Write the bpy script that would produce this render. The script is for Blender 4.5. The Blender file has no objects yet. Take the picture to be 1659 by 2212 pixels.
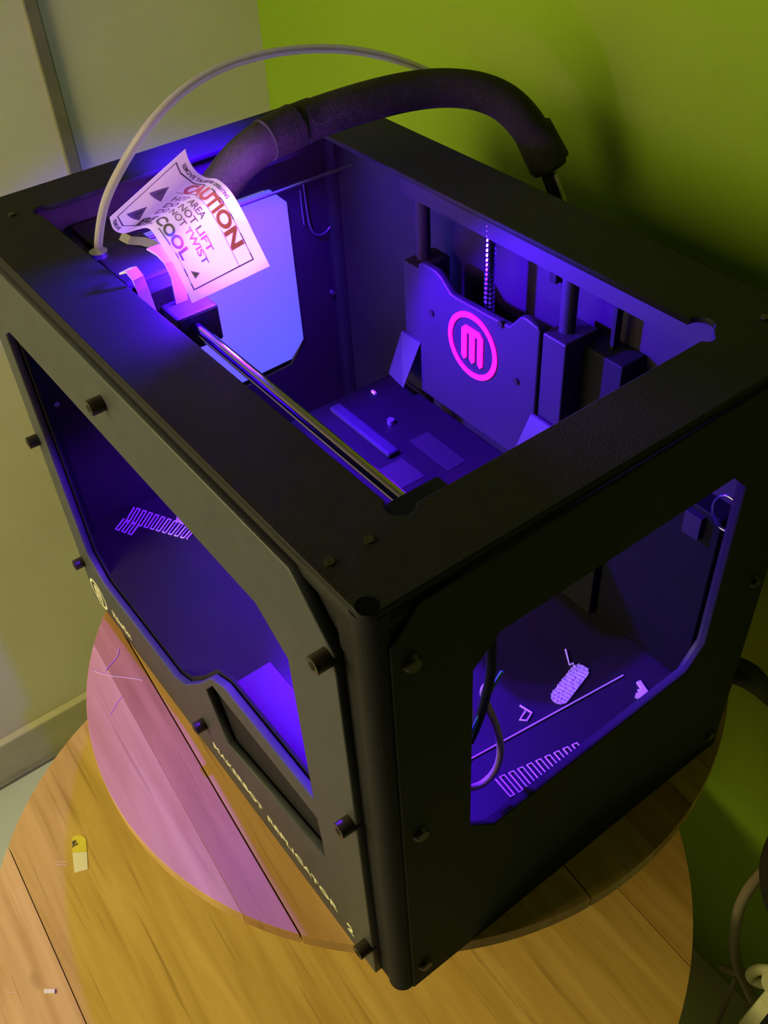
import bpy, bmesh, math, random
from mathutils import Vector, Matrix
random.seed(7)
S = bpy.context.scene
C = S.collection

# ------------------------------------------------------------------ camera
FPX = 2128.08784
RV = Vector((2.13860560, 1.03498450, -0.514305019))
CAM = Vector((0.220759467, -0.138317019, 0.678020896))
th = RV.length
RM = Matrix.Rotation(th, 3, RV.normalized())          # world -> camera (x right, y down, z forward)
cam = bpy.data.cameras.new('camera')
cam.sensor_fit = 'VERTICAL'; cam.sensor_height = 24.0
cam.lens = FPX * 24.0 / 2212.0
cam.clip_start = 0.01
cam.dof.use_dof = False
co = bpy.data.objects.new('camera', cam); C.objects.link(co)
right, up, back = RM[0].copy(), -RM[1].copy(), -RM[2].copy()
m = Matrix.Identity(4)
for i in range(3):
    m[i][0] = right[i]; m[i][1] = up[i]; m[i][2] = back[i]; m[i][3] = CAM[i]
co.matrix_world = m
S.camera = co

def ray(u, v):
    return RM.transposed() @ Vector(((u - 829.5) / FPX, (v - 1106.0) / FPX, 1.0))
def at(u, v, axis, val):
    d = ray(u, v)
    return CAM + d * ((val - CAM[axis]) / d[axis])
def dep(u, v, d):
    return CAM + ray(u, v) * d

# ------------------------------------------------------------------ world, lights, exposure
w = bpy.data.worlds.new('world'); S.world = w; w.use_nodes = True
w.node_tree.nodes['Background'].inputs[0].default_value = (1.0, 0.86, 0.42, 1)
w.node_tree.nodes['Background'].inputs[1].default_value = 0.009
def area(name, loc, target, size, power, color):
    l = bpy.data.lights.new(name, 'AREA'); l.size = size; l.energy = power; l.color = color
    o = bpy.data.objects.new(name, l); C.objects.link(o); o.location = loc
    o.rotation_euler = (Vector(target) - Vector(loc)).to_track_quat('-Z', 'Y').to_euler()
    return o
area('room_light', (-0.68, -1.08, 0.62), (-0.5, 0.2, -0.15), 1.0, 28.0, (1.0, 0.88, 0.36))
S.view_settings.view_transform = 'Standard'
S.view_settings.look = 'None'
S.view_settings.exposure = 0.0
S.view_settings.gamma = 1.0
S.view_settings.use_curve_mapping = False
UV = (0.070, 0.0, 1.0)
def point(name, loc, power, color, r):
    l = bpy.data.lights.new(name, 'POINT'); l.energy = power; l.color = color; l.shadow_soft_size = r
    o = bpy.data.objects.new(name, l); C.objects.link(o); o.location = loc
    return o
def spot(name, loc, dirv, power, color, r, ang, blend):
    l = bpy.data.lights.new(name, 'SPOT'); l.energy = power; l.color = color; l.shadow_soft_size = r
    l.spot_size = math.radians(ang); l.spot_blend = blend
    o = bpy.data.objects.new(name, l); C.objects.link(o); o.location = loc
    o.rotation_euler = Vector(dirv).to_track_quat('-Z', 'Y').to_euler(); return o
spot('violet_led_light', (-0.318, 0.118, 0.372), (0.62, 0.42, -0.62), 34.0, UV, 0.006, 98, 0.35)
spot('violet_led_tag', (-0.318, 0.122, 0.396), (0.50, -0.24, 0.27), 21.0, (0.45, 0.12, 1.0), 0.006, 115, 0.5)
spot('violet_fill_glow', (-0.400, 0.165, 0.440), (-0.55, 0.15, -0.85), 17.0, UV, 0.015, 72, 0.7)  # added lamp in mid-air, stands in for light scattered off the tag
spot('violet_fill_side', (-0.330, 0.135, 0.374), (-1.0, 0.30, -0.65), 4.5, UV, 0.006, 62, 0.6)  # extra spot added beside the LED to brighten the left window sheet
spot('violet_fill_front', (-0.305, 0.100, 0.397), (0.05, -0.42, -0.80), 14.0, UV, 0.006, 124, 0.3)  # extra spot added near the LED for the rod, front bar and extruder
spot('violet_fill_lower', (-0.285, 0.022, 0.325), (0.15, 0.02, -1.0), 7.5, (0.13, 0.0, 1.0), 0.004, 126, 0.35)  # unseen lamp added behind the front rail to throw violet on the stool

# ------------------------------------------------------------------ materials
def mat(name, col, rough=0.6, metal=0.0, spec=0.5, noise=0.0, nscale=40, bump=0.0, bscale=300, emit=None, estr=0.0):
    M = bpy.data.materials.new(name); M.use_nodes = True
    nt = M.node_tree; b = nt.nodes['Principled BSDF']
    b.inputs['Base Color'].default_value = (*col, 1)
    b.inputs['Roughness'].default_value = rough; b.inputs['Metallic'].default_value = metal
    b.inputs['Specular IOR Level'].default_value = spec
    tc = nt.nodes.new('ShaderNodeTexCoord')
    if noise:
        n = nt.nodes.new('ShaderNodeTexNoise'); n.inputs['Scale'].default_value = nscale; n.inputs['Detail'].default_value = 4
        nt.links.new(tc.outputs['Object'], n.inputs['Vector'])
        r = nt.nodes.new('ShaderNodeValToRGB')
        r.color_ramp.elements[0].position = 0.3; r.color_ramp.elements[1].position = 0.7
        r.color_ramp.elements[0].color = (*[c * (1 - noise) for c in col], 1)
        r.color_ramp.elements[1].color = (*[min(1, c * (1 + noise)) for c in col], 1)
        nt.links.new(n.outputs['Fac'], r.inputs[0]); nt.links.new(r.outputs[0], b.inputs['Base Color'])
    if bump:
        n = nt.nodes.new('ShaderNodeTexNoise'); n.inputs['Scale'].default_value = bscale; n.inputs['Detail'].default_value = 3
        nt.links.new(tc.outputs['Object'], n.inputs['Vector'])
        bp = nt.nodes.new('ShaderNodeBump'); bp.inputs['Strength'].default_value = bump; bp.inputs['Distance'].default_value = 0.001
        nt.links.new(n.outputs['Fac'], bp.inputs['Height']); nt.links.new(bp.outputs[0], b.inputs['Normal'])
    if emit:
        b.inputs['Emission Color'].default_value = (*emit, 1); b.inputs['Emission Strength'].default_value = estr
    return M
BLACK = mat('black_matte_plastic', (0.010, 0.0092, 0.016), 0.65, spec=0.22, noise=0.12, nscale=60, bump=0.25, bscale=900)
PANEL = mat('black_panel', (0.042, 0.046, 0.064), 0.5, spec=0.5, noise=0.1, nscale=50, bump=0.2, bscale=1200)
SIDE = mat('black_side_panel', (0.014, 0.014, 0.011), 0.65, spec=0.25, noise=0.15, nscale=50, bump=0.2, bscale=1200)
INSIDE = mat('black_inner_panel', (0.021, 0.015, 0.023), 0.5, spec=0.35, noise=0.08, nscale=30, bump=0.15, bscale=900)
DARK = mat('dark_recess', (0.008, 0.008, 0.008), 0.7, spec=0.2, bump=0.1)
FLOORP = mat('black_floor_panel', (0.017, 0.013, 0.016), 0.4, spec=0.35, noise=0.08, nscale=30)
GLOSS = mat('glossy_black_acrylic', (0.005, 0.004, 0.006), 0.42, spec=0.14, noise=0.1)
RUBBER = mat('black_braided_sleeve', (0.022, 0.02, 0.018), 0.75, spec=0.3, noise=0.3, nscale=400, bump=0.45, bscale=900)
BOLT = mat('black_steel_bolt', (0.03, 0.022, 0.018), 0.35, metal=0.3, spec=0.6, noise=0.2)
STEEL = mat('violet_lit_steel', (0.40, 0.34, 0.62), 0.13, metal=1.0, noise=0.03)  # violet of the lamp light is tinted into the steel's base colour
DULLST = mat('dull_steel', (0.55, 0.5, 0.6), 0.3, metal=0.9, noise=0.05)
WHITEINK = mat('white_print', (0.78, 0.76, 0.62), 0.5, noise=0.05)
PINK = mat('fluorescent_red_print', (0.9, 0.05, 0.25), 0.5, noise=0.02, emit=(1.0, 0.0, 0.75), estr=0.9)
RESIN = mat('translucent_plastic_bead', (0.75, 0.6, 0.8), 0.4, noise=0.05, emit=(0.35, 0.12, 1.0), estr=0.05)
STRAP = mat('white_nylon', (0.85, 0.8, 0.8), 0.5, noise=0.04)
WIRE = mat('pale_wire', (0.45, 0.4, 0.38), 0.5, noise=0.1)
TAGINK = mat('grey_print', (0.12, 0.10, 0.16), 0.6, noise=0.05)
TAGINK2 = mat('violet_grey_print', (0.30, 0.18, 0.42), 0.6, noise=0.05)
TAGRED = mat('red_print', (0.85, 0.16, 0.42), 0.6, noise=0.05)

def tube_mat():
    M = bpy.data.materials.new('clear_plastic_tube'); M.use_nodes = True
    nt = M.node_tree; b = nt.nodes['Principled BSDF']
    b.inputs['Base Color'].default_value = (0.82, 0.74, 0.8, 1); b.inputs['Roughness'].default_value = 0.25
    t = nt.nodes.new('ShaderNodeBsdfTranslucent'); t.inputs[0].default_value = (0.8, 0.75, 0.85, 1)
    n = nt.nodes.new('ShaderNodeTexNoise'); n.inputs['Scale'].default_value = 60
    tr = nt.nodes.new('ShaderNodeBsdfTransparent'); tr.inputs[0].default_value = (0.9, 0.88, 0.9, 1)
    a = nt.nodes.new('ShaderNodeMixShader'); a.inputs[0].default_value = 0.5
    c = nt.nodes.new('ShaderNodeMixShader')
    ma = nt.nodes.new('ShaderNodeMath'); ma.operation = 'MULTIPLY_ADD'; ma.inputs[1].default_value = 0.2; ma.inputs[2].default_value = 0.28
    nt.links.new(n.outputs['Fac'], ma.inputs[0]); nt.links.new(ma.outputs[0], c.inputs[0])
    nt.links.new(b.outputs[0], a.inputs[1]); nt.links.new(t.outputs[0], a.inputs[2])
    nt.links.new(a.outputs[0], c.inputs[1]); nt.links.new(tr.outputs[0], c.inputs[2])
    nt.links.new(c.outputs[0], nt.nodes['Material Output'].inputs[0])
    return M
TUBE = tube_mat()
def paper_mat(name, col, f, emit=None, es=0):
    M = bpy.data.materials.new(name); M.use_nodes = True
    nt = M.node_tree; b = nt.nodes['Principled BSDF']
    b.inputs['Base Color'].default_value = (*col, 1); b.inputs['Roughness'].default_value = 0.5
    n = nt.nodes.new('ShaderNodeTexNoise'); n.inputs['Scale'].default_value = 120
    bp = nt.nodes.new('ShaderNodeBump'); bp.inputs['Strength'].default_value = 0.05
    nt.links.new(n.outputs['Fac'], bp.inputs['Height']); nt.links.new(bp.outputs[0], b.inputs['Normal'])
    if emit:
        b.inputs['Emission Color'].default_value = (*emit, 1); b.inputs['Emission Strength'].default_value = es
    t = nt.nodes.new('ShaderNodeBsdfTranslucent'); t.inputs[0].default_value = (*col, 1)
    a = nt.nodes.new('ShaderNodeMixShader'); a.inputs[0].default_value = f
    nt.links.new(b.outputs[0], a.inputs[1]); nt.links.new(t.outputs[0], a.inputs[2])
    nt.links.new(a.outputs[0], nt.nodes['Material Output'].inputs[0])
    return M
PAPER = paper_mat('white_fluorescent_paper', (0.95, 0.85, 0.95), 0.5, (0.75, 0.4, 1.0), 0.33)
PANE = paper_mat('pale_frosted_sheet', (0.60, 0.80, 0.92), 0.3, (0.20, 0.33, 0.75), 0.25)  # light on the sheet is partly put in as emission, it is no lamp

def wood(name, c1, c2, ang, seed, dark=0.35):
    M = bpy.data.materials.new(name); M.use_nodes = True
    nt = M.node_tree; b = nt.nodes['Principled BSDF']; b.inputs['Roughness'].default_value = 0.5
    b.inputs['Specular IOR Level'].default_value = 0.25
    L = nt.links.new
    tc = nt.nodes.new('ShaderNodeTexCoord'); mp = nt.nodes.new('ShaderNodeMapping')
    mp.inputs['Rotation'].default_value = (0, 0, -ang); mp.inputs['Location'].default_value = (seed * 1.7, seed * .9, seed)
    L(tc.outputs['Object'], mp.inputs[0])
    sc = nt.nodes.new('ShaderNodeMapping'); sc.inputs['Scale'].default_value = (3.0, 34, 10); L(mp.outputs[0], sc.inputs[0])
    n = nt.nodes.new('ShaderNodeTexNoise'); n.inputs['Scale'].default_value = 1.6; n.inputs['Detail'].default_value = 6; n.inputs['Distortion'].default_value = 0.6
    L(sc.outputs[0], n.inputs['Vector'])
    r = nt.nodes.new('ShaderNodeValToRGB'); e = r.color_ramp.elements
    e[0].position = 0.33; e[1].position = 0.67
    e[0].color = (*[c * .92 for c in c2], 1); e[1].color = (*c1, 1); L(n.outputs['Fac'], r.inputs[0])
    # knots: sparse stretched cells
    ks = nt.nodes.new('ShaderNodeMapping'); ks.inputs['Scale'].default_value = (6, 14, 6); L(mp.outputs[0], ks.inputs[0])
    vo = nt.nodes.new('ShaderNodeTexVoronoi'); vo.inputs['Scale'].default_value = 0.9; L(ks.outputs[0], vo.inputs['Vector'])
    kr = nt.nodes.new('ShaderNodeValToRGB'); ke = kr.color_ramp.elements
    ke[0].position = 0.03; ke[0].color = (1, 1, 1, 1); ke[1].position = 0.11; ke[1].color = (0, 0, 0, 1)
    L(vo.outputs['Distance'], kr.inputs[0])
    mx = nt.nodes.new('ShaderNodeMixRGB'); L(kr.outputs[0], mx.inputs[0]); L(r.outputs[0], mx.inputs[1])
    mx.inputs[2].default_value = (*[c * dark for c in c2], 1)
    # thin dark streaks
    ss = nt.nodes.new('ShaderNodeMapping'); ss.inputs['Scale'].default_value = (5, 160, 10); L(mp.outputs[0], ss.inputs[0])
    sn = nt.nodes.new('ShaderNodeTexNoise'); sn.inputs['Scale'].default_value = 1.2; sn.inputs['Detail'].default_value = 2; L(ss.outputs[0], sn.inputs['Vector'])
    sr = nt.nodes.new('ShaderNodeValToRGB'); se = sr.color_ramp.elements
    se[0].position = 0.62; se[0].color = (0, 0, 0, 1); se[1].position = 0.8; se[1].color = (.7, .7, .7, 1)
    L(sn.outputs['Fac'], sr.inputs[0])
    m2 = nt.nodes.new('ShaderNodeMixRGB'); L(sr.outputs[0], m2.inputs[0]); L(mx.outputs[0], m2.inputs[1])
    m2.inputs[2].default_value = (*[c * .5 for c in c2], 1)
    L(m2.outputs[0], b.inputs['Base Color'])
    bp = nt.nodes.new('ShaderNodeBump'); bp.inputs['Strength'].default_value = 0.15; bp.inputs['Distance'].default_value = 0.001
    L(n.outputs['Fac'], bp.inputs['Height']); L(bp.outputs[0], b.inputs['Normal'])
    return M

# ------------------------------------------------------------------ helpers
def link(name, me, m, parent=None):
    o = bpy.data.objects.new(name, me); C.objects.link(o)
    if m is not None and not me.materials: me.materials.append(m)
    if parent: o.parent = parent
    return o
def tag(o, label=None, cat=None, group=None, kind=None):
    if label: o['label'] = label
    if cat: o['category'] = cat
    if group: o['group'] = group
    if kind: o['kind'] = kind
    return o
def empty(name, loc=(0, 0, 0)):
    o = bpy.data.objects.new(name, None); C.objects.link(o); o.location = loc; o.empty_display_size = 0.02
    return o
class MB:
    def __init__(s): s.bm = bmesh.new()
    def box(s, a, b, mtx=None):
        x0, y0, z0 = a; x1, y1, z1 = b
        v = [s.bm.verts.new((x, y, z)) for x in (x0, x1) for y in (y0, y1) for z in (z0, z1)]
        for f in ((0, 1, 3, 2), (4, 6, 7, 5), (0, 4, 5, 1), (2, 3, 7, 6), (0, 2, 6, 4), (1, 5, 7, 3)):
            s.bm.faces.new([v[i] for i in f])
        if mtx: bmesh.ops.transform(s.bm, matrix=mtx, verts=v)
        return s
    def cyl(s, p, q, r, n=20, r2=None):
        p, q = Vector(p), Vector(q); d = q - p
        M = Matrix.Translation((p + q) / 2) @ d.to_track_quat('Z', 'Y').to_matrix().to_4x4()
        bmesh.ops.create_cone(s.bm, cap_ends=True, segments=n, radius1=r, radius2=r if r2 is None else r2, depth=d.length, matrix=M)
        return s
    def poly(s, pts, off):          # closed polygon extruded by vector
        v = [s.bm.verts.new(p) for p in pts]; u = [s.bm.verts.new(Vector(p) + Vector(off)) for p in pts]
        s.bm.faces.new(v); s.bm.faces.new(u[::-1]); n = len(v)
        for i in range(n): s.bm.faces.new((v[i], u[i], u[(i + 1) % n], v[(i + 1) % n]))
        return s
    def build(s, name, m, parent=None, bevel=0.0, smooth=False):
        if bevel:
            bmesh.ops.remove_doubles(s.bm, verts=s.bm.verts, dist=1e-6)
            es = [e for e in s.bm.edges if len(e.link_faces) == 2 and e.calc_face_angle(0) > 0.5]
            bmesh.ops.bevel(s.bm, geom=es, offset=bevel, segments=2, affect='EDGES', profile=0.5)
        bmesh.ops.recalc_face_normals(s.bm, faces=s.bm.faces)
        me = bpy.data.meshes.new(name); s.bm.to_mesh(me); s.bm.free()
        if smooth:
            me.polygons.foreach_set('use_smooth', [True] * len(me.polygons))
            me.set_sharp_from_angle(angle=math.radians(40))
        return link(name, me, m, parent)
DG = bpy.context.evaluated_depsgraph_get
def curve_mesh(cu, name):
    o = bpy.data.objects.new('tmp_curve', cu); C.objects.link(o)
    bpy.context.view_layer.update()
    me = bpy.data.meshes.new_from_object(o.evaluated_get(DG()))
    bpy.data.objects.remove(o); bpy.data.curves.remove(cu); me.name = name
    return me
def plate_mesh(name, loops, thick, bevel=0.0, mtx=None):
    """flat plate with holes: loops of 2D points (first outer), thickness along +-local z, mtx to world"""
    cu = bpy.data.curves.new(name, 'CURVE'); cu.dimensions = '2D'; cu.fill_mode = 'BOTH'
    cu.extrude = max(thick / 2 - bevel, 1e-5); cu.bevel_depth = bevel; cu.bevel_resolution = 1
    cu.offset = -bevel
    for lp in loops:
        sp = cu.splines.new('POLY'); sp.points.add(len(lp) - 1)
        for i, (x, y) in enumerate(lp): sp.points[i].co = (x, y, 0, 1)
        sp.use_cyclic_u = True
    me = curve_mesh(cu, name)
    if mtx: me.transform(mtx)
    return me
XZ = Matrix(((1, 0, 0, 0), (0, 0, -1, 0), (0, 1, 0, 0), (0, 0, 0, 1)))      # (x,z) drawing, faces -y
YZ = Matrix(((0, 0, 1, 0), (1, 0, 0, 0), (0, 1, 0, 0), (0, 0, 0, 1)))       # (y,z) drawing, faces +x
T = Matrix.Translation
def tube(name, pts, r, m, parent=None, cyclic=False, radii=None, smooth=True, res=12):
    cu = bpy.data.curves.new(name, 'CURVE'); cu.dimensions = '3D'; cu.bevel_depth = r; cu.bevel_resolution = 4; cu.use_fill_caps = True
    if smooth:
        sp = cu.splines.new('NURBS'); sp.points.add(len(pts) - 1)
        for i, p in enumerate(pts):
            sp.points[i].co = (*p, 1); sp.points[i].radius = radii[i] if radii else 1
        sp.order_u = 4 if len(pts) > 3 else len(pts); sp.use_endpoint_u = True; sp.resolution_u = res
    else:
        sp = cu.splines.new('POLY'); sp.points.add(len(pts) - 1)
        for i, p in enumerate(pts):
            sp.points[i].co = (*p, 1); sp.points[i].radius = radii[i] if radii else 1
    sp.use_cyclic_u = cyclic
    me = curve_mesh(cu, name)
    me.polygons.foreach_set('use_smooth', [True] * len(me.polygons))
    return link(name, me, m, parent)
def text_mesh(s, size, extr, align='LEFT', bold=0.0, xscale=1.0):
    cu = bpy.data.curves.new('lettering', 'FONT'); cu.body = s; cu.size = size; cu.extrude = extr; cu.offset = bold; cu.align_x = align
    me = curve_mesh(cu, 'lettering')
    if xscale != 1.0: me.transform(Matrix.Diagonal((xscale, 1, 1, 1)))
    return me

# ================================================================== SETTING
WX, WY, FZ = -0.86, 0.475, -0.65
WALLW = mat('off_white_wall', (0.74, 0.72, 0.60), 0.6, noise=0.05, nscale=6, bump=0.1, bscale=60)
WALLG = mat('lime_green_wall', (0.21, 0.335, 0.018), 0.75, spec=0.15, noise=0.05, nscale=5, bump=0.1, bscale=200)
FLOOR = mat('pale_floor', (0.50, 0.56, 0.44), 0.55, noise=0.06, nscale=8)
BASE = mat('painted_baseboard', (0.50, 0.47, 0.32), 0.7, noise=0.05)
TRIM = mat('grey_seam', (0.20, 0.19, 0.15), 0.7, noise=0.1)
f = MB().box((WX - .1, -3.0, FZ - .05), (2.2, WY + .1, FZ)).build('floor', FLOOR); tag(f, kind='structure')
f = MB().box((WX - .1, -3.0, FZ), (WX, WY, 2.4)).build('wall_left', WALLW); tag(f, kind='structure')
f = MB().box((WX - .1, WY, FZ), (2.2, WY + .1, 2.4)).build('wall_back', WALLG); tag(f, kind='structure')
f = MB().box((WX, -3.0, FZ), (WX + .014, WY, FZ + .085)).build('baseboard_left', BASE, bevel=0.003); tag(f, kind='structure')
f = MB().box((WX + .014, -3.0, FZ), (WX + .020, WY, FZ + .006)).build('trim_2', TRIM); tag(f, kind='structure')
_sy = at(60, 0, 0, WX).y
f = MB().box((WX, _sy - .008, FZ + .085), (WX + .006, _sy + .008, 2.4)).build('trim_1', TRIM, bevel=0.002); tag(f, kind='structure')

# ================================================================== ROUND STOOL (top disc) AND TABLE BELOW
def strip_circle(R, v0, v1, n=48):
    """outline of the part of a circle (radius R) between two chords v0<v<v1, in (u,v)"""
    v0 = max(v0, -R * 0.9999); v1 = min(v1, R * 0.9999)
    a0, a1 = math.asin(v0 / R), math.asin(v1 / R)
    k = max(4, int(n * (a1 - a0) / math.pi) + 3)
    rt = [(R * math.cos(a0 + (a1 - a0) * i / k), R * math.sin(a0 + (a1 - a0) * i / k)) for i in range(k + 1)]
    return rt + [(-x, y) for x, y in rt[::-1]]
def disc_top(root, R, ang, cuts, thick, mats, gap=0.0012, zs=None):
    for i in range(len(cuts) - 1):
        g0, g1 = (gap[i] / 2, gap[i + 1] / 2) if isinstance(gap, list) else (gap / 2, gap / 2)
        o = strip_circle(R, cuts[i] + g0, cuts[i + 1] - g1, 90)
        pts = [(x * math.cos(ang) - y * math.sin(ang), x * math.sin(ang) + y * math.cos(ang), 0) for x, y in o]
        clean = [pts[0]]
        for q in pts[1:]:
            if (Vector(q) - Vector(clean[-1])).length > 1e-4: clean.append(q)
        if (Vector(clean[0]) - Vector(clean[-1])).length < 1e-4: clean.pop()
        dz = zs[i] if zs else 0
        b = MB().poly([(x, y, dz - thick) for x, y, _ in clean], (0, 0, thick)).build('plank', mats[i % len(mats)], root, bevel=0.0003)
A1 = math.radians(-4.5)
W1 = [wood('pine_pale', (0.62, 0.36, 0.15), (0.50, 0.26, 0.09), A1, 1.3),
      wood('pine_rosy', (0.50, 0.25, 0.10), (0.40, 0.19, 0.07), A1, 2.1),
      wood('pine_light', (0.66, 0.40, 0.17), (0.56, 0.30, 0.11), A1, 3.7),
      wood('pine_orange', (0.55, 0.26, 0.08), (0.42, 0.18, 0.05), A1, 4.9)]
stool = empty('round_stool', (-0.245, 0.193, 0.0))
tag(stool, 'round pine plank stool top directly under the black printer', 'stool')
# chords measured from the disc centre
disc_top(stool, 0.279, A1, [-.279, -.235, -.208, -.024, .039, .086, .279], 0.014,
         [W1[2], W1[1], W1[0], W1[2], W1[3], W1[2]], gap=[0, .0001, .0012, .0010, .0001, .0006, 0])
for i in range(4):
    a = math.radians(45 + 90 * i)
    px, py = 0.13 * math.cos(a), 0.13 * math.sin(a)
    MB().cyl((px, py, -0.2385), (px * .9, py * .9, -0.0145), 0.016, r2=0.02).build('leg', W1[2], stool, smooth=True)
A2 = math.radians(-2.5)
W2 = [wood('table_pine_gold', (0.66, 0.43, 0.13), (0.53, 0.32, 0.075), A2, 6.2),
      wood('table_pine_amber', (0.61, 0.38, 0.11), (0.48, 0.27, 0.06), A2, 7.7),
      wood('table_pine_straw', (0.70, 0.46, 0.17), (0.56, 0.33, 0.10), A2, 9.1)]
TZ = -0.30
table = empty('round_table', (-0.2508, 0.0976, TZ))
tag(table, 'larger round golden pine table below the stool, left and front', 'table')
disc_top(table, 0.364, A2, [-.364, -.286, -.02, .2135, .364], 0.022, [W2[2], W2[0], W2[0], W2[1]], gap=[0, .0009, .0001, .0008, 0])
MB().cyl((0, 0, FZ - TZ + .03), (0, 0, -0.0225), 0.06, 32, 0.045).build('pedestal', W2[1], table, smooth=True)
MB().cyl((0, 0, FZ - TZ), (0, 0, FZ - TZ + .03), 0.2, 48, 0.19).build('base', W2[1], table, smooth=True)

# ================================================================== PRINTER BODY
Wd, D, H = 0.49, 0.323, 0.378
PR = empty('desktop_printer', (0, 0, 0))
tag(PR, 'black box-shaped desktop 3D printer glowing violet inside on the round stool', '3d printer')

# --- top panel with keyhole-cornered opening
x0, x1, y0, y1 = -0.445, -0.047, 0.050, 0.266
def arc(cx, cy, r, a0, a1, n=9):
    return [(cx + r * math.cos(math.radians(a0 + (a1 - a0) * i / n)), cy + r * math.sin(math.radians(a0 + (a1 - a0) * i / n))) for i in range(n + 1)]
rr = 0.0075
hole = arc(x1 + .001, y0 + .004, rr, -150 + 0, 60) + arc(x1 + .002, y1 - .004, .0045, -80, 60) + arc(x1 - .008, y1 + .004, .0075, 10, 190) \
     + arc(x0 - .001, y1 - .001, rr, 30, 240) + arc(x0 - .001, y0 + .001, rr, 120, 320)
cr = 0.0085
outer = [(-.0012, .013)] + [(-.0012, D - .0012)] + [(-Wd + .0012, D - .0012), (-Wd + .0012, .013)] + \
        arc(-Wd + .010, .009, cr, 150, 300, 6) + [(-Wd + .02, .0012), (-.02, .0012)] + arc(-.010, .009, cr, 240, 390, 6)
hole_o = hole
outer = [(-.0012, D - .0012), (-Wd + .0012, D - .0012), (-Wd + .0012, .0012)] + arc(-.0068, .0068, .0062, 270, 360, 6)
me = plate_mesh('top_panel', [outer, hole_o], 0.004, 0.0006, T((0, 0, H - .002)))
link('top_panel', me, BLACK, PR)
# screws in the top panel
for (x, y) in ((-.036, .008), (-.036, .029), (-.454, .010), (-.454, .030), (-.036, .30), (-.454, .30)):
    b = MB().cyl((x, y, H - .0005), (x, y, H + .0012), .0024, 14).cyl((x, y, H + .0010), (x, y, H + .0013), .0011, 6)
    b.build('screw', BOLT, PR, smooth=True)
MB().cyl((-.0062, .0058, H - .0035), (-.0062, .0058, H + .0004), .0050, 24).build('corner_cap', mat('black_cap', (.0015, .0015, .0015), .8, spec=.05, noise=.1), PR, smooth=True)
# inner lips hanging under the opening
LZ = 0.350
for a, b_ in (((x0 - .006, y0 - .012, LZ), (x1 + .006, y0 - .010, H - .0042)), ((-.338, y1 + .014, .354), (-.012, y1 + .018, H - .0042)),
              ((x0 - .012, y0 - .01, LZ), (x0 - .010, y1 + .008, H - .0042)), ((x1 + .010, y0 - .01, LZ), (x1 + .012, y1 + .008, H - .0042))):
    MB().box(a, b_).build('opening_lip', INSIDE, PR)

# --- top frame rails and corner posts (rounded edge profile)
def post(x, y, name='corner_post'):
    b = MB().cyl((x, y, 0.0), (x, y, H - .0045), .0092, 24)
    b.build(name, BLACK, PR, smooth=True)
post(-.0095, .0095); post(-Wd + .0095, .0095); post(-.0095, D - .0095); post(-Wd + .0095, D - .0095)
MB().cyl((-.0095, .0078, H - .0115), (-Wd + .02, .0075, H - .0115), .0072, 16).build('edge_rail', BLACK, PR, smooth=True)
MB().cyl((-.0078, .0095, H - .0115), (-.0075, D - .02, H - .0115), .0072, 16).build('edge_rail', BLACK, PR, smooth=True)
MB().cyl((-Wd + .0075, .02, H - .0115), (-Wd + .0075, D - .02, H - .0115), .0072, 16).build('edge_rail', BLACK, PR, smooth=True)
MB().cyl((-.02, D - .0075, H - .0115), (-Wd + .02, D - .0075, H - .0115), .0072, 16).build('edge_rail', BLACK, PR, smooth=True)

for a_, b_ in (((-.008, .0085, .0072), (-Wd + .008, .0085, .0072)), ((-.0085, .01, .0072), (-.0085, D - .01, .0072))):
    MB().cyl(a_, b_, .0072, 16).build('edge_rail', BLACK, PR, smooth=True)
MB().box((-.024, .0015, .001), (-.012, .0075, .366)).build('corner_filler', BLACK, PR)
MB().box((-.0075, .012, .001), (-.0015, .024, .366)).build('corner_filler', BLACK, PR)
# --- front panel with window and display bay
FX0, FX1 = -0.468, -0.0225
fo = [(FX1, 0), (FX1, .338), (FX1 - .030, .369), (FX0 + .030, .369), (FX0, .338), (FX0, 0)]
win = [(-.096, .309), (-.070, .290), (-.070, .157), (-.176, .157), (-.198, .145), (-.228, .108), (-.262, .072), (-.284, .060), (-.415, .060), (-.437, .080), (-.444, .30), (-.430, .309)]
bay = [(-.214, .115), (-.198, .136), (-.070, .136), (-.068, .088), (-.199, .066)]
me = plate_mesh('front_panel', [fo, win, bay], 0.006, 0.0008, T((0, -.0005, 0)) @ XZ)
link('front_panel', me, PANEL, PR)
ib = [(-.485, .004), (-.485, .371), (-.005, .371), (-.005, .004)]
iw = [(-.097, .3065), (-.0725, .288), (-.0725, .159), (-.178, .159), (-.200, .147), (-.230, .110), (-.264, .0745), (-.285, .0625), (-.414, .0625), (-.4345, .082), (-.4415, .298), (-.429, .3065)]
link('inner_panel', plate_mesh('inner_panel', [ib, iw], 0.002, 0, T((0, .0045, 0)) @ XZ), BLACK, PR)
wl = [(x + (.004 if x > -.25 else -.004), z + (.004 if z > .2 else -.004)) for x, z in win]
# display recess: sloped screen, back and floor
d = MB()
v = [(-.214, .0025, .115), (-.198, .0025, .138), (-.066, .0025, .138), (-.066, .018, .106), (-.205, .018, .098)]
d.poly(v, (0, .002, 0))
v2 = [(-.214, .0025, .113), (-.205, .019, .098), (-.066, .019, .106), (-.066, .0025, .084), (-.199, .0025, .062)]
d.poly(v2, (0, .002, -.001))
ds = d.build('display_recess', DARK, PR)
MB().poly([(-.196, .0065, .131), (-.082, .0065, .131), (-.082, .0145, .112), (-.196, .0145, .110)], (0, .0015, 0)).build('display_screen', GLOSS, ds)
# housing behind the display
MB().box((-.178, .004, .066), (-.064, .034, .1535)).build('display_housing', INSIDE, PR, bevel=.001)

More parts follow.
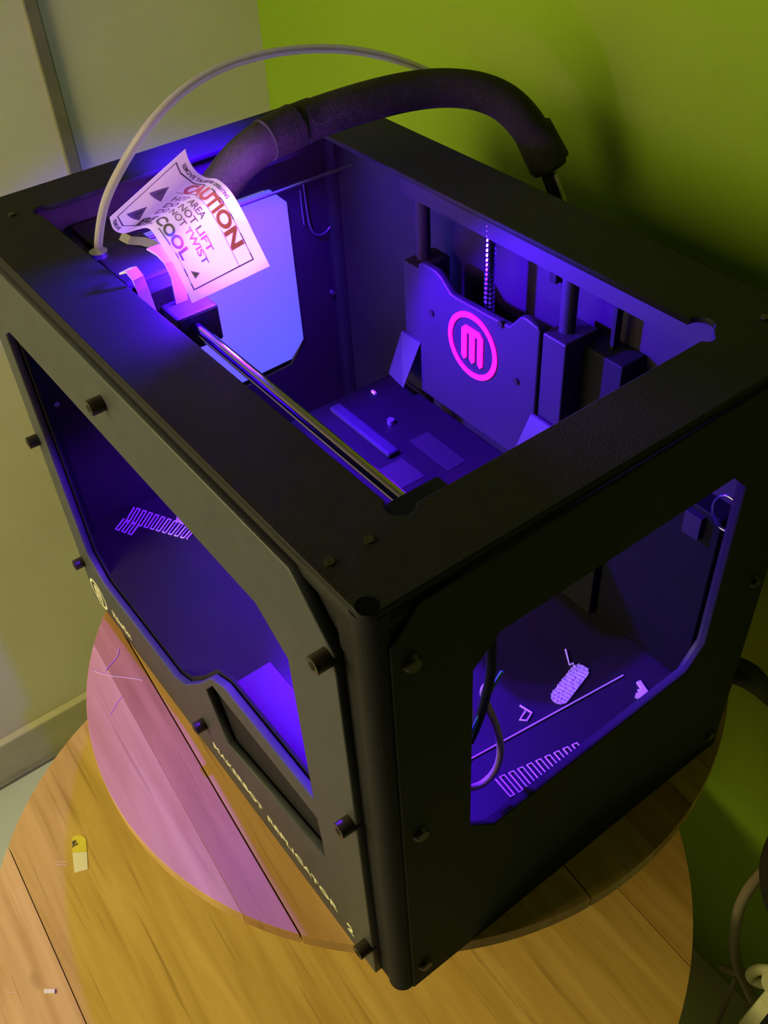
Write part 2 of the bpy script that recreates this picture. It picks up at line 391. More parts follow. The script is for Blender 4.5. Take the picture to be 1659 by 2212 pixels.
def bolt(p, d):
    p, d = Vector(p), Vector(d)
    b = MB().cyl(p - d * .003, p + d * .0095, .0050, 20)
    b.build('bolt', BOLT, PR, bevel=.0004, smooth=True)
    o = PR.children[-1]
    h = MB().cyl(p + d * .0090, p + d * .0097, .0024, 6).build('hex_socket', DARK, o)
for x, z in ((-.027, .333), (-.027, .190), (-.027, .036), (-.463, .333), (-.463, .192), (-.463, .050), (-.254, .346), (-.240, .046)):
    bolt((x, -.003, z), (0, -1, 0))
for y, z in ((.022, .335), (.0225, .188), (.021, .023), (.302, .335), (.302, .196), (.302, .023)):
    p = Vector((.001, y, z)); b = MB().cyl(p, p + Vector((.0028, 0, 0)), .0052, 20, .0038).build('bolt', BOLT, PR, smooth=True)

# --- side panels (chamfered window)
def side(name, xc, m):
    so = [(.011, 0), (.011, .352), (.027, .3705), (.300, .3705), (.315, .352), (.315, 0)]
    sw = [(.0585, .156), (.078, .137), (.248, .144), (.262, .162), (.262, .300), (.247, .316), (.075, .316), (.0585, .300)]
    return link(name, plate_mesh(name, [so, sw], 0.004, 0.0008, T((xc, 0, 0)) @ YZ), m, PR)
side('side_panel', -.001, SIDE)
side('side_panel', -Wd + .001, SIDE)
def inner_side(xc):
    so = [(.005, .004), (.005, .370), (.318, .370), (.318, .004)]
    sw = [(.0565, .152), (.077, .132), (.249, .140), (.264, .160), (.264, .302), (.249, .318), (.073, .318), (.0565, .302)]
    return link('inner_panel', plate_mesh('inner_panel', [so, sw], 0.003, 0, T((xc, 0, 0)) @ YZ), INSIDE, PR)
inner_side(-.0055); inner_side(-Wd + .0055)
# frosted sheet closing the left window
sh = [(.054, .160), (.075, .143), (.249, .148), (.264, .164), (.264, .302), (.249, .318), (.075, .318), (.057, .302)]
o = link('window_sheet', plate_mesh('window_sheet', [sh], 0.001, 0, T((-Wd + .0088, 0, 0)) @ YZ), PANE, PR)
tag(o, 'pale frosted sheet')
# back and floor
MB().box((-Wd + .008, D - .010, .02), (-.008, D - .006, H - .005)).build('back_inner_panel', INSIDE, PR)
MB().box((-Wd + .008, D - .003, 0), (-.008, D - .0005, H - .010)).build('back_panel', SIDE, PR)
MB().box((-Wd + .008, .0035, .060), (-.008, D - .010, .065)).build('floor_panel', FLOORP, PR)
MB().box((-Wd + .012, .005, .004), (-.012, D - .006, .008)).build('bottom_panel', SIDE, PR)
for x in (-.43, -.06):
    for y in (.05, .28):
        MB().cyl((x, y, 0.0), (x, y, .006), .012, 20).build('foot', BLACK, PR, smooth=True)

# --- lettering on the front panel
def on_front(me, x, z, name='lettering', parent=PR, m=WHITEINK):
    me.transform(T((x, -.0036, z)) @ Matrix.Rotation(math.pi / 2, 4, 'X'))
    return link(name, me, m, parent)
def m_emblem(R, th):
    """ring with a rounded three-legged m inside, drawn in x,y"""
    ring = plate_mesh('emblem', [arc(0, 0, R, 0, 360 - 6, 59), arc(0, 0, R * .835, 0, 360 - 6, 59)], th)
    w_, g, t_, b_ = R * .215, R * .115, R * .56, -R * .56
    hw = 1.5 * w_ + g
    c = w_ * .45
    o = [(-hw, b_ + c), (-hw, t_ - 1.6 * c), (-hw + 1.6 * c, t_), (hw - 1.6 * c, t_), (hw, t_ - 1.6 * c), (hw, b_ + c), (hw - c, b_), (hw - w_ + c, b_), (hw - w_, b_ + c),
         (hw - w_, t_ - w_), (w_ / 2, t_ - w_), (w_ / 2, b_ + c), (w_ / 2 - c, b_), (-w_ / 2 + c, b_), (-w_ / 2, b_ + c), (-w_ / 2, t_ - w_), (-hw + w_, t_ - w_), (-hw + w_, b_ + c), (-hw + w_ - c, b_), (-hw + c, b_)]
    mm = plate_mesh('emblem', [o], th)
    bm = bmesh.new(); bm.from_mesh(ring); bm.from_mesh(mm); me = bpy.data.meshes.new('emblem'); bm.to_mesh(me); bm.free()
    return me
e1 = m_emblem(.0165, .0006); on_front(e1, -.447, .0195, 'emblem')
on_front(text_mesh('MakerBot', .0125, .0003, bold=.0003, xscale=.72), -.418, .014)
on_front(text_mesh('MAKERBOT', .0088, .0003, bold=.0002, xscale=1.62), -.233, .0235)
on_front(text_mesh('REPLICATOR', .0088, .0003, bold=.0002, xscale=1.78), -.1535, .0215)
on_front(text_mesh('2', .0135, .0003, bold=.0003, xscale=1.2), -.0525, .0165)

# ================================================================== MOTION SYSTEM INSIDE
RZ = 0.345
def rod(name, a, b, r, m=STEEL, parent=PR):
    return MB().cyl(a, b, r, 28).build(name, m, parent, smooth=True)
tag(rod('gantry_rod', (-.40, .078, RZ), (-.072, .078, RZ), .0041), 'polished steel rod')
MB().box((-.285, .058, RZ - .006), (-.075, .0655, RZ - .003)).build('belt', INSIDE, PR)
# right end block and pulley
b = MB().box((-.0735, .062, RZ - .012), (-.048, .098, RZ + .008)).build('rod_end_block', BLACK, PR, bevel=.0015)
MB().cyl((-.066, .054, RZ + .004), (-.066, .061, RZ + .004), .007, 20).build('pulley', BLACK, PR, smooth=True)
MB().box((-.105, .050, RZ - .010), (-.078, .060, RZ + .002)).build('belt_clamp', BLACK, PR, bevel=.001)
# left end
MB().box((-.432, .060, RZ - .012), (-.40, .10, RZ + .008)).build('rod_end_block', INSIDE, PR, bevel=.0015)
g = MB()
for i in range(14): g.cyl((-.436 + i * .0028, .0585, RZ + .004), (-.436 + i * .0028 + .0016, .0585, RZ + .004), .0085, 20)
g.cyl((-.44, .0585, RZ + .004), (-.396, .0585, RZ + .004), .0075, 20).build('toothed_pulley', INSIDE, PR)
MB().box((-.449, .066, RZ + .008), (-.400, .094, RZ + .014)).build('idler_bracket', INSIDE, PR, bevel=.001)
rod('side_rod', (-.428, .060, RZ - .004), (-.428, .300, RZ - .004), .0013, DULLST)
rod('side_rod', (-.060, .095, RZ - .004), (-.060, .300, RZ - .004), .003, DULLST)

# --- z stage: guide rods, screw, upright plate with emblem, arms
GY = 0.286
for x in (-.320, -.167):
    MB().cyl((x, GY, .075), (x, GY, .374), .0056, 28).build('guide_rod', INSIDE, PR, smooth=True)
MB().box((-.155, .290, .0655), (-.120, .3125, .306)).build('cable_cover', DARK, PR, bevel=.001)
bx = MB().box((-.118, .296, .0655), (-.028, .3125, .232)).build('rear_dark_box', mat('rear_shade_black', (.003, .003, .003), .6, spec=.2, noise=.1), PR, bevel=.001)  # box added to darken the rear wall, shade put into its near-black colour
q0 = at(1570, 1110, 1, .293)
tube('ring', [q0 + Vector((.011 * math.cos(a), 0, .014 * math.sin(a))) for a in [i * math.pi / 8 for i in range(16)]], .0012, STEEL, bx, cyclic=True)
p0, p1 = at(1482, 1100, 1, .292), at(1506, 1168, 1, .292)
MB().box((p0.x, .2915, p1.z), (p1.x, .2965, p0.z)).build('bracket', INSIDE, bx)
g = MB(); n = 46; z = .20; pitch = (.372 - .20) / n
pts = []
for i in range(n):
    za = .20 + i * pitch
    g.cyl((-.2425, GY - .002, za), (-.2425, GY - .002, za + pitch * .5), .0034, 16, .0042)
    g.cyl((-.2425, GY - .002, za + pitch * .5), (-.2425, GY - .002, za + pitch), .0042, 16, .0034)
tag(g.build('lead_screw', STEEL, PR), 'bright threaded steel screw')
YP = .270
pl = [(-.307, .196), (-.307, .311), (-.303, .3145), (-.286, .3145), (-.280, .312), (-.269, .303), (-.262, .3025), (-.213, .3045), (-.206, .305), (-.196, .317), (-.191, .319), (-.179, .317), (-.1765, .315), (-.1765, .196)]
zc = link('z_carriage', plate_mesh('z_carriage', [pl], .006, .0012, T((0, YP + .003, 0)) @ XZ), INSIDE, PR)
for xa, xb, zt in ((-.328, -.3085, .306), (-.1755, -.154, .314)):
    MB().box((xa, YP + .002, .19), (xb, GY + .017, zt)).build('bearing_block', INSIDE, zc, bevel=.0012)
em = m_emblem(.0272, .0008)
em.transform(T((-.2435, YP - .0007, .2705)) @ Matrix.Rotation(math.pi / 2, 4, 'X'))
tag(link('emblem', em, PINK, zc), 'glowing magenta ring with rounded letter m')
for x, z in ((-.291, .277), (-.196, .277 - .012), (-.214, .3075 - .004)):
    MB().cyl((x, YP + .001, z), (x, YP - .0015, z), .0026, 12).build('screw', BOLT, zc, smooth=True)
# triangular gussets
def gusset(x):
    MB().poly([(x, YP, .238), (x, YP, .205), (x, YP - .030, .205), (x, YP - .010, .238)], (.003, 0, 0)).build('gusset', INSIDE, zc)
MB().poly([(-.330, YP - .001, .242), (-.330, YP - .016, .208), (-.308, YP - .018, .206), (-.308, YP + .001, .241)], (0, .0015, .0008)).build('clip', INSIDE, zc)
MB().poly([(-.178, YP - .002, .246), (-.178, YP - .022, .212), (-.156, YP - .022, .212), (-.156, YP - .002, .246)], (0, .0015, .0008)).build('clip', INSIDE, zc)
# build arm: glossy uncut plate, dark patches painted in for shaded slots
PZ = .190
ao = [(-.345, .160), (-.345, .268), (-.170, .268), (-.170, .175), (-.185, .160)]
s1 = [(-.262, .222), (-.262, .240), (-.215, .240), (-.215, .222)]
s2 = [(-.250, .180), (-.250, .205), (-.222, .205), (-.222, .180)]
arm = link('build_arm', plate_mesh('build_arm', [ao], .008, .001, T((0, 0, PZ))), GLOSS, PR)
for q in (s1, s2):
    MB().poly([(x, y, PZ + .0038) for x, y in q], (0, 0, .0006)).build('pocket_patch', DARK, arm)
MB().box((-.335, .196, PZ + .004), (-.255, .207, PZ + .009)).build('cross_bar', BLACK, arm, bevel=.002)
MB().cyl((-.29, .225, PZ + .004), (-.29, .225, PZ + .008), .003, 12).build('knob', DULLST, arm, smooth=True)
MB().box((-.334, .238, PZ + .004), (-.329, .240, PZ + .006)).build('index_mark', WHITEINK, arm)

# --- wiring on the inside back and left walls
BY = D - .0105
tube('wire', [(-.232, BY - .003, .342), (-.226, BY - .006, .338), (-.214, BY - .008, .336), (-.196, BY - .009, .338), (-.180, BY - .006, .333)], .0012, INSIDE, PR)
tube('wire', [(-.222, BY - .003, .345), (-.214, BY - .007, .341), (-.200, BY - .007, .342), (-.184, BY - .006, .335)], .0009, INSIDE, PR)
MB().box((-.206, BY - .006, .326), (-.200, BY, .338)).build('connector', DARK, PR)
ring = [(-.238 + .0035 * math.cos(a * math.pi / 6), BY - .001, .338 + .0055 * math.sin(a * math.pi / 6)) for a in range(12)]
tube('cable_tie', ring, .0007, STRAP, PR, cyclic=True)
MB().box((-.1415, BY - .012, .300), (-.1385, BY - .006, .345)).build('limit_switch', DARK, PR)
LX = -Wd + .0105
tube('wire', [at(655, 395, 0, LX), at(662, 450, 0, LX), at(668, 500, 0, LX), at(690, 512, 0, LX), at(716, 495, 0, LX), at(735, 430, 0, LX), at(765, 385, 0, LX), at(800, 350, 0, LX)], .0008, DULLST, PR)
tube('wire', [at(648, 410, 0, LX), at(652, 450, 0, LX), at(657, 485, 0, LX)], .0006, DULLST, PR)
for u, v in ((755, 455), (757, 627), (716, 630), (120, 870)):
    p = at(u, v, 0, LX - .002); MB().cyl(p, p + Vector((.003, 0, 0)), .0024, 12).build('screw', DULLST, PR, smooth=True)

# ================================================================== EXTRUDER
ex = empty('extruder', (-.355, .078, RZ)); ex.parent = PR
def P_(o): return o
def rel(o): o.matrix_parent_inverse = T((-ex.location.x, -ex.location.y, -ex.location.z)); return o
rel(MB().box((-.388, .052, .322), (-.327, .094, .3695)).build('housing', BLACK, ex, bevel=.002))
rel(MB().box((-.330, .058, .330), (-.3125, .093, .3665)).build('fan', DARK, ex, bevel=.001))
rel(MB().box((-.326, .066, RZ - .016), (-.290, .096, RZ + .010)).build('carriage_block', BLACK, ex, bevel=.002))
rel(MB().cyl((-.3735, .0565, .3695), (-.3735, .0565, .373), .006, 20).build('tube_socket', DULLST, ex, smooth=True))
def strap(name, pts, wvec, th, m):
    bm = bmesh.new(); rows = []
    pts = [Vector(p) for p in pts]; wv = Vector(wvec)
    for i, p in enumerate(pts):
        t = (pts[min(i + 1, len(pts) - 1)] - pts[max(i - 1, 0)]).normalized(); nrm = t.cross(wv).normalized() * th
        rows.append([bm.verts.new(p - wv / 2), bm.verts.new(p + wv / 2), bm.verts.new(p + wv / 2 + nrm), bm.verts.new(p - wv / 2 + nrm)])
    for a, b in zip(rows, rows[1:]):
        for k in range(4): bm.faces.new((a[k], a[(k + 1) % 4], b[(k + 1) % 4], b[k]))
    bm.faces.new(rows[0]); bm.faces.new(rows[-1][::-1])
    bmesh.ops.recalc_face_normals(bm, faces=bm.faces)
    me = bpy.data.meshes.new(name); bm.to_mesh(me); bm.free()
    return rel(link(name, me, m, ex))
def sp(u, v, d): return dep(u, v, d)
def sx(u, v, x=-.309): return at(u, v, 0, x)
strap('strap', [sx(270, 588, -.318), sx(284, 584, -.312), sx(297, 600), sx(307, 625), sx(318, 655), sx(330, 690)], (sx(308, 618) - sx(285, 630)) * 1.0, .0012, STRAP)
strap('strap', [sx(330, 535, -.322), sx(352, 548, -.316), sx(368, 565), sx(382, 595), sx(388, 630), sx(398, 682)], (sx(400, 618) - sx(374, 628)) * 1.0, .0012, STRAP)
strap('foil_tape', [sp(262, 510, .662), sp(280, 520, .658), sp(310, 522, .655), sp(335, 530, .652), sp(350, 548, .650)], (sp(330, 520, .65) - sp(318, 545, .65)) * .7, .0006, DULLST)

# --- guide tube from extruder to the back
TP = [(212, 556, .058), (212, 525, .060), (218, 460, .066), (240, 400, .074), (290, 312, .088), (350, 232, .108), (440, 158, .14), (560, 115, .19), (700, 100, .24), (820, 115, .29), (920, 150, .335), (1000, 195, .36), (1075, 242, .375), (1125, 292, .388), (1168, 350, .398), (1198, 410, .40), (1205, 470, .40)]
gt = tube('guide_tube', [at(u, v, 1, y) for u, v, y in TP], .0029, TUBE, PR); tag(gt, 'clear plastic tube')
tube('filament', [at(u, v, 1, y) for u, v, y in TP], .0009, WIRE, gt)
# --- braided cable sleeve
SP = [(1225, 500, .385), (1212, 430, .40), (1188, 365, .40), (1160, 300, .395), (1118, 235, .38), (1050, 197, .362), (960, 186, .335), (860, 200, .30), (760, 228, .26), (660, 262, .225), (590, 292, .195), (525, 335, .172), (485, 385, .165), (455, 430, .150)]
sl = tube('cable_sleeve', [at(*q[:2], 1, q[2]) for q in SP[2:]], .0138, RUBBER, PR, res=24)
tube('cable', [at(*q[:2], 1, q[2]) for q in SP[:4]], .005, BLACK, sl)
tube('cable', [at(u + 8, v, 1, y) for u, v, y in SP[:4]], .0022, WIRE, sl)
tube('cable', [at(u - 14, v, 1, y) for u, v, y in SP[:4]], .003, BLACK, sl)
def cuff(u0, v0, ya, u1, v1, yb, r, r2):
    MB().cyl(at(u0, v0, 1, ya), at(u1, v1, 1, yb), r, 32, r2).build('cuff', RUBBER, sl, smooth=True)
cuff(1150, 280, .392, 1186, 352, .401, .0152, .0165)
cuff(676, 257, .231, 634, 274, .214, .0145, .0145)
cuff(636, 272, .214, 572, 304, .188, .0150, .0144)

# ================================================================== CAUTION TAG
outer_px = [(400, 322), (408, 346), (424, 370), (446, 384), (470, 388), (496, 410), (522, 452), (552, 512), (583, 575)]
inner_px = [(237, 470), (246, 496), (268, 504), (296, 496), (322, 494), (346, 526), (370, 562), (392, 605), (415, 655)]
deps = [.612, .627, .636, .634, .622, .612, .606, .606, .610]
PO = [dep(u, v, d_) for (u, v), d_ in zip(outer_px, deps)]
PI = [dep(u, v, d_) for (u, v), d_ in zip(inner_px, deps)]
def cat(P, t):
    n = len(P) - 1; x = max(0, min(n - 1e-6, t * n)); i = int(x); f = x - i
    p0 = P[max(i - 1, 0)]; p1 = P[i]; p2 = P[i + 1]; p3 = P[min(i + 2, n)]
    return 0.5 * ((2 * p1) + (p2 - p0) * f + (2 * p0 - 5 * p1 + 4 * p2 - p3) * f * f + (3 * p1 - p0 - 3 * p2 + p3) * f ** 3)
# arc length table so that lettering is not stretched
SN = 200
mid = [(cat(PO, i / SN) + cat(PI, i / SN)) / 2 for i in range(SN + 1)]
cum = [0]
for a, b in zip(mid, mid[1:]): cum.append(cum[-1] + (b - a).length)
TL = cum[-1]; TW = sum((PO[i] - PI[i]).length for i in range(9)) / 9
def tofs(s):
    s = max(0, min(1, s)) * TL
    for i in range(SN):
        if cum[i + 1] >= s: return (i + (s - cum[i]) / max(1e-9, cum[i + 1] - cum[i])) / SN
    return 1
def surf(s, q, off=0.0):       # s along the tag 0..1, q from inner edge (0) to outer edge (1)
    t = tofs(s)
    a, b = cat(PI, t), cat(PO, t); p = a.lerp(b, q)
    if off:
        e = .004; t2 = min(1, t + e); t1 = max(0, t - e)
        tv = cat(PI, t2).lerp(cat(PO, t2), q) - cat(PI, t1).lerp(cat(PO, t1), q)
        n = tv.cross(b - a).normalized()
        if n.dot(CAM - p) < 0: n = -n
        p = p + n * off
    return p
bm = bmesh.new(); NS, NQ = 60, 6
top = [[bm.verts.new(surf(i / NS, j / NQ, .00015)) for j in range(NQ + 1)] for i in range(NS + 1)]
bot = [[bm.verts.new(surf(i / NS, j / NQ, -.00015)) for j in range(NQ + 1)] for i in range(NS + 1)]
for i in range(NS):
    for j in range(NQ):
        bm.faces.new((top[i][j], top[i + 1][j], top[i + 1][j + 1], top[i][j + 1]))
        bm.faces.new((bot[i][j], bot[i][j + 1], bot[i + 1][j + 1], bot[i + 1][j]))
for i in range(NS):
    bm.faces.new((top[i][0], bot[i][0], bot[i + 1][0], top[i + 1][0])); bm.faces.new((top[i][NQ], top[i + 1][NQ], bot[i + 1][NQ], bot[i][NQ]))
for j in range(NQ):
    bm.faces.new((top[0][j], top[0][j + 1], bot[0][j + 1], bot[0][j])); bm.faces.new((top[NS][j], bot[NS][j], bot[NS][j + 1], top[NS][j + 1]))
bmesh.ops.recalc_face_normals(bm, faces=bm.faces)
me = bpy.data.meshes.new('caution_tag'); bm.to_mesh(me); bm.free()
me.polygons.foreach_set('use_smooth', [True] * len(me.polygons)); me.set_sharp_from_angle(angle=math.radians(50))
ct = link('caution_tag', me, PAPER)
tag(ct, 'curled white caution tag with red and grey print above the extruder', 'tag')
def sub(me, n=1):
    bm = bmesh.new(); bm.from_mesh(me)
    bmesh.ops.triangulate(bm, faces=bm.faces)
    for _ in range(3):
        es = [e for e in bm.edges if e.calc_length() > .004]
        if not es: break
        bmesh.ops.subdivide_edges(bm, edges=es, cuts=1); bmesh.ops.triangulate(bm, faces=bm.faces)
    bm.to_mesh(me); bm.free()
def to_tag(me, name, s0, q0, m):
    """mesh in metres (x along the tag, y towards outer edge) laid onto the tag at (s0 metres, q0 metres)"""
    sub(me)
    for v in me.vertices:
        s = (v.co.x + s0) / TL; q = (v.co.y + q0) / TW
        v.co = surf(s, q, .00035 + v.co.z)
    me.update(); return link(name, me, m, ct)
def rect(x0_, y0_, x1_, y1_, t_):
    return plate_mesh('r', [[(x0_, y0_), (x1_, y0_), (x1_, y1_), (x0_, y1_)], [(x0_ + t_, y0_ + t_), (x1_ - t_, y0_ + t_), (x1_ - t_, y1_ - t_), (x0_ + t_, y1_ - t_)]], 1e-4)
mg = .0075
to_tag(rect(.005, .0045, TL - .007, TW - mg, .0008), 'border', 0, 0, TAGINK)
to_tag(plate_mesh('l', [[(.028, TW - .0185), (TL - .007, TW - .0185), (TL - .007, TW - .0181), (.028, TW - .0181)]], 1e-4), 'rule', 0, 0, TAGINK)
def ttext(s, size, x, y, m, bold=0, xs=1.0):
    to_tag(text_mesh(s, size, 5e-5, bold=bold, xscale=xs), 'lettering', x, y, m)
ttext('REMOVE TAG BEFORE OPERATING', .0036, .014, TW - .0052, TAGINK, .00008, 1.05)
ttext('CAUTION', .0125, .030, TW - .0175, TAGRED, .0005, 1.26)
ttext('HOT AREA', .0066, .030, TW - .0262, TAGINK2, .0001, 1.35)
ttext('DO NOT LIFT', .0066, .030, TW - .0330, TAGINK2, .0001, 1.6)
ttext('DO NOT TWIST', .0064, .030, TW - .0395, TAGINK2, .0001, 1.5)
ttext('BE COOL', .0098, .026, TW - .0505, TAGINK, .0003, 1.55)
ttext('REMOVE', .0034, .006, .0012, TAGINK, .00008)
def tri(cx, cy, r, bang=True):
    pts = [(cx - r, cy - r * .8), (cx - r, cy + r * 1.1), (cx + r, cy + .15 * r)]
    k = r / .0075
    pts = [(cx - .0075 * k, cy - .0042 * k), (cx + .0060 * k, cy - .0027 * k), (cx + .0017 * k, cy + .0069 * k)]
    to_tag(plate_mesh('t', [pts], 1e-4), 'warning_triangle', 0, 0, TAGINK2)
    b0 = plate_mesh('t', [[(cx - .0012 * k, cy - .0006 * k), (cx - .0002 * k, cy - .0014 * k), (cx + .0022 * k, cy + .0028 * k), (cx + .0012 * k, cy + .0034 * k)]], 1e-4)
    b0.transform(T((0, 0, .0001))); to_tag(b0, 'exclamation_mark', 0, 0, TAGINK)
tri(.019, .0150, .0078); tri(.019, .0320, .0078); tri(TL - .016, .010, .0035)

# ================================================================== PLASTIC LEFT ON THE PRINTER FLOOR
ZF = .0652
def onf(u, v, dz=.0006): 
    p = at(u, v, 2, ZF); p.z = ZF + dz; return p
def lerp2(a, b, t): return (a[0] + (b[0] - a[0]) * t, a[1] + (b[1] - a[1]) * t)
def serp(name, T0, T1, B0, B1, n, r, label, start_top=True):
    pts = []
    for i in range(n):
        t = i / (n - 1)
        a, b = lerp2(T0, T1, t), lerp2(B0, B1, t)
        pts += [a, b] if (i % 2 == 0) == start_top else [b, a]
    P3 = [onf(*q) for q in pts]
    o = tube(name, P3, r, RESIN, smooth=False); return tag(o, label, 'plastic strand')
serp('plastic_zigzag', (1070, 1684), (1246, 1606), (1102, 1722), (1275, 1640), 19, .00075, 'long zigzag of glowing plastic near the right window sill')
serp('plastic_zigzag', (290, 1097), (424, 1142), (272, 1128), (404, 1165), 21, .00085, 'glowing zigzag of plastic along the left wall of the printer floor')
serp('plastic_zigzag', (268, 1122), (300, 1134), (250, 1144), (284, 1156), 6, .00085, 'short glowing zigzag beside the start of the left one')
o = tube('plastic_line', [onf(1005, 1647), onf(1346, 1460)], .0007, RESIN, smooth=False); tag(o, 'straight thin glowing strand crossing the right of the printer floor', 'plastic strand')
o = tube('plastic_strand', [onf(1222, 1404), onf(1230, 1437), onf(1239, 1434)], .0009, RESIN, smooth=False); tag(o, 'short hooked glowing strand above the oval raft', 'plastic strand')
o = tube('plastic_strand', [onf(1123, 1525), onf(1149, 1541), onf(1138, 1558), onf(1123, 1556), onf(1135, 1538)], .0009, RESIN, smooth=False); tag(o, 'small glowing hook of plastic shaped like an arrowhead, left of the oval raft', 'plastic strand')
def slab(name, px, h, label, cat='plastic scrap', m=RESIN):
    o = MB().poly([onf(u, v, 0.0) for u, v in px], (0, 0, h)).build(name, m, bevel=.0002); return tag(o, label, cat)
slab('plastic_scrap', [(1374, 1476), (1383, 1472), (1400, 1497), (1392, 1504), (1388, 1514), (1371, 1508), (1373, 1500), (1382, 1497), (1376, 1492), (1384, 1491)], .002, 'glowing arrow-shaped plastic scrap in front of the right window sill')
slab('plastic_scrap', [(375, 1094), (388, 1096), (396, 1101), (428, 1136), (398, 1132), (380, 1128), (385, 1108)], .0015, 'pale glowing wedge of plastic at the end of the left zigzag')
o = MB().box((-.0005, -.006, 0), (.0015, .006, .002)).build('plastic_chip', STRAP); o.location = at(1465, 1392, 1, D - .0125); o.rotation_euler = (0, 0, math.radians(88)); tag(o, 'small white chip on the back wall inside the right window', 'plastic scrap')
# oval raft: capsule of rows of beads
a, b = onf(1252, 1452, 0), onf(1210, 1506, 0)
ax = (b - a); Lr = ax.length; ax.normalize(); ay = Vector((-ax.y, ax.x, 0)); wr = .0068
raft = empty('oval_raft', a); tag(raft, 'oval glowing plastic raft with ribbed rows on the printer floor', 'plastic raft')
def cap(w_, k=12):
    o = [a + ax * Lr + ax * w_ * math.cos(t) + ay * w_ * math.sin(t) for t in [math.pi / 2 - math.pi * i / k for i in range(k + 1)]]
    return [p - a for p in o + [a - ax * w_ * math.cos(t) - ay * w_ * math.sin(t) for t in [math.pi / 2 - math.pi * i / k for i in range(k + 1)]]]
MB().poly(cap(wr), (0, 0, .001)).build('base', RESIN, raft)
g = MB(); rows = 13
for i in range(rows):
    t = -wr * .8 + (Lr + wr * 1.6) * i / (rows - 1)
    over = max(0, -t, t - Lr); hw = math.sqrt(max(1e-8, wr * wr - over * over)) * .95
    k = max(2, int(hw / .0011))
    for j in range(-k, k + 1):
        if random.random() < .12: continue
        p = ax * t + ay * (hw * j / k) + Vector((0, 0, .001)); s_ = .00052 * random.uniform(.8, 1.2)
        g.box((p.x - s_, p.y - s_, p.z - .0002), (p.x + s_, p.y + s_, p.z + .0007 * random.uniform(.6, 1.5)))
tag(g.build('bead', RESIN, raft), kind='stuff')

# dangling wires and a hose loop just inside the right window
o = tube('hose_loop', [at(985, 1700, 0, -.035) , at(1020, 1706, 0, -.034), at(1052, 1690, 0, -.032), at(1078, 1655, 0, -.030), at(1084, 1610, 0, -.030), at(1070, 1560, 0, -.032), at(1048, 1515, 0, -.036), at(1040, 1488, 0, -.038), at(1056, 1478, 0, -.038)], .0024, mat('rosy_rubber', (.35, .22, .22), .5, noise=.1))
tag(o, 'curved rosy hose loop hanging inside the right window', 'hose')
o = tube('wire_bundle', [at(1062, 1330, 0, -.035), at(1060, 1400, 0, -.034), at(1064, 1450, 0, -.033), at(1050, 1500, 0, -.035), at(1034, 1560, 0, -.037), at(1015, 1600, 0, -.04)], .003, BLACK)
tag(o, 'black wire bundle hanging in the front corner of the right window', 'wire')
tube('wire', [at(1085, 1450, 0, -.034), at(1060, 1490, 0, -.034), at(1030, 1545, 0, -.036), at(1008, 1620, 0, -.038)], .0011, mat('teal_wire', (.05, .2, .2), .5, noise=.1), o)
tube('wire', [at(1010, 1500, 0, -.036), at(1024, 1530, 0, -.036), at(1018, 1570, 0, -.037), at(1012, 1600, 0, -.038)], .0009, WIRE, o)

# ================================================================== ON THE STOOL AND TABLE
TOPT = TZ
def ont(u, v, dz): p = at(u, v, 2, TOPT); p.z += dz; return p
st = empty('paper_label', ont(173, 1848, .0)); tag(st, 'small white and yellow paper tag on the golden lower table', 'label')
YEL = mat('yellow_paper', (.75, .62, .06), .6, noise=.06); WP = mat('white_paper', (.80, .74, .62), .6, noise=.04)
def loc(L, o, dz=0): return [ont(u, v, dz) - o.location for u, v in L]
MB().poly(loc([(157, 1843), (188, 1841), (190, 1878), (161, 1886)], st), (0, 0, .0006)).build('white_part', WP, st)
MB().poly(loc([(156, 1812), (161, 1806), (172, 1805), (182, 1808), (186, 1814), (188, 1841), (157, 1843)], st), (0, 0, .0006)).build('yellow_part', YEL, st)
rg = [ont(162 + 5 * math.cos(t), 1822 + 5 * math.sin(t), .001) - st.location for t in [i * math.pi / 5 for i in range(9)]] + [ont(157, 1831, .001) - st.location]
tube('printed_loop', rg, .0006, TAGINK, st, smooth=False)
o = MB().poly([ont(96, 2138, 0), (ont(119, 2138, 0)), ont(119, 2147, 0), ont(96, 2147, 0)], (0, 0, .002)).build('paper_scrap', WP); tag(o, 'tiny white rectangular chip at the lower left of the table', 'scrap')
def strand(name, px, z, r, label, m=WIRE):
    o = tube(name, [at(u, v, 2, z) + Vector((0, 0, r)) for u, v in px], r, m); return tag(o, label, 'plastic strand')
PALE = mat('pale_filament', (.72, .55, .50), .5, noise=.05)
strand('filament_strand', [(256, 1402), (257, 1415), (246, 1428), (236, 1438), (228, 1450)], 0.0, .0003, 'curved hair-thin strand on the stool, the upper one', PALE)
strand('filament_strand', [(205, 1450), (226, 1459), (262, 1463), (290, 1466), (309, 1470)], 0.0, .0003, 'longest pale hair-thin strand lying across the stool', PALE)
strand('filament_strand', [(262, 1505), (250, 1522), (238, 1545)], 0.0, .0002, 'short faint strand on the stool below the longest one', PALE)
strand('filament_strand', [(120, 1862), (148, 1862)], TOPT, .0004, 'upper of two tiny strands left of the paper tag', PALE)
strand('filament_strand', [(122, 1868), (148, 1869)], TOPT, .0004, 'lower of two tiny strands left of the paper tag', PALE)
strand('filament_strand', [(8, 2143), (36, 2144)], TOPT, .0003, 'faint strand at the left edge of the table by the white chip', PALE)

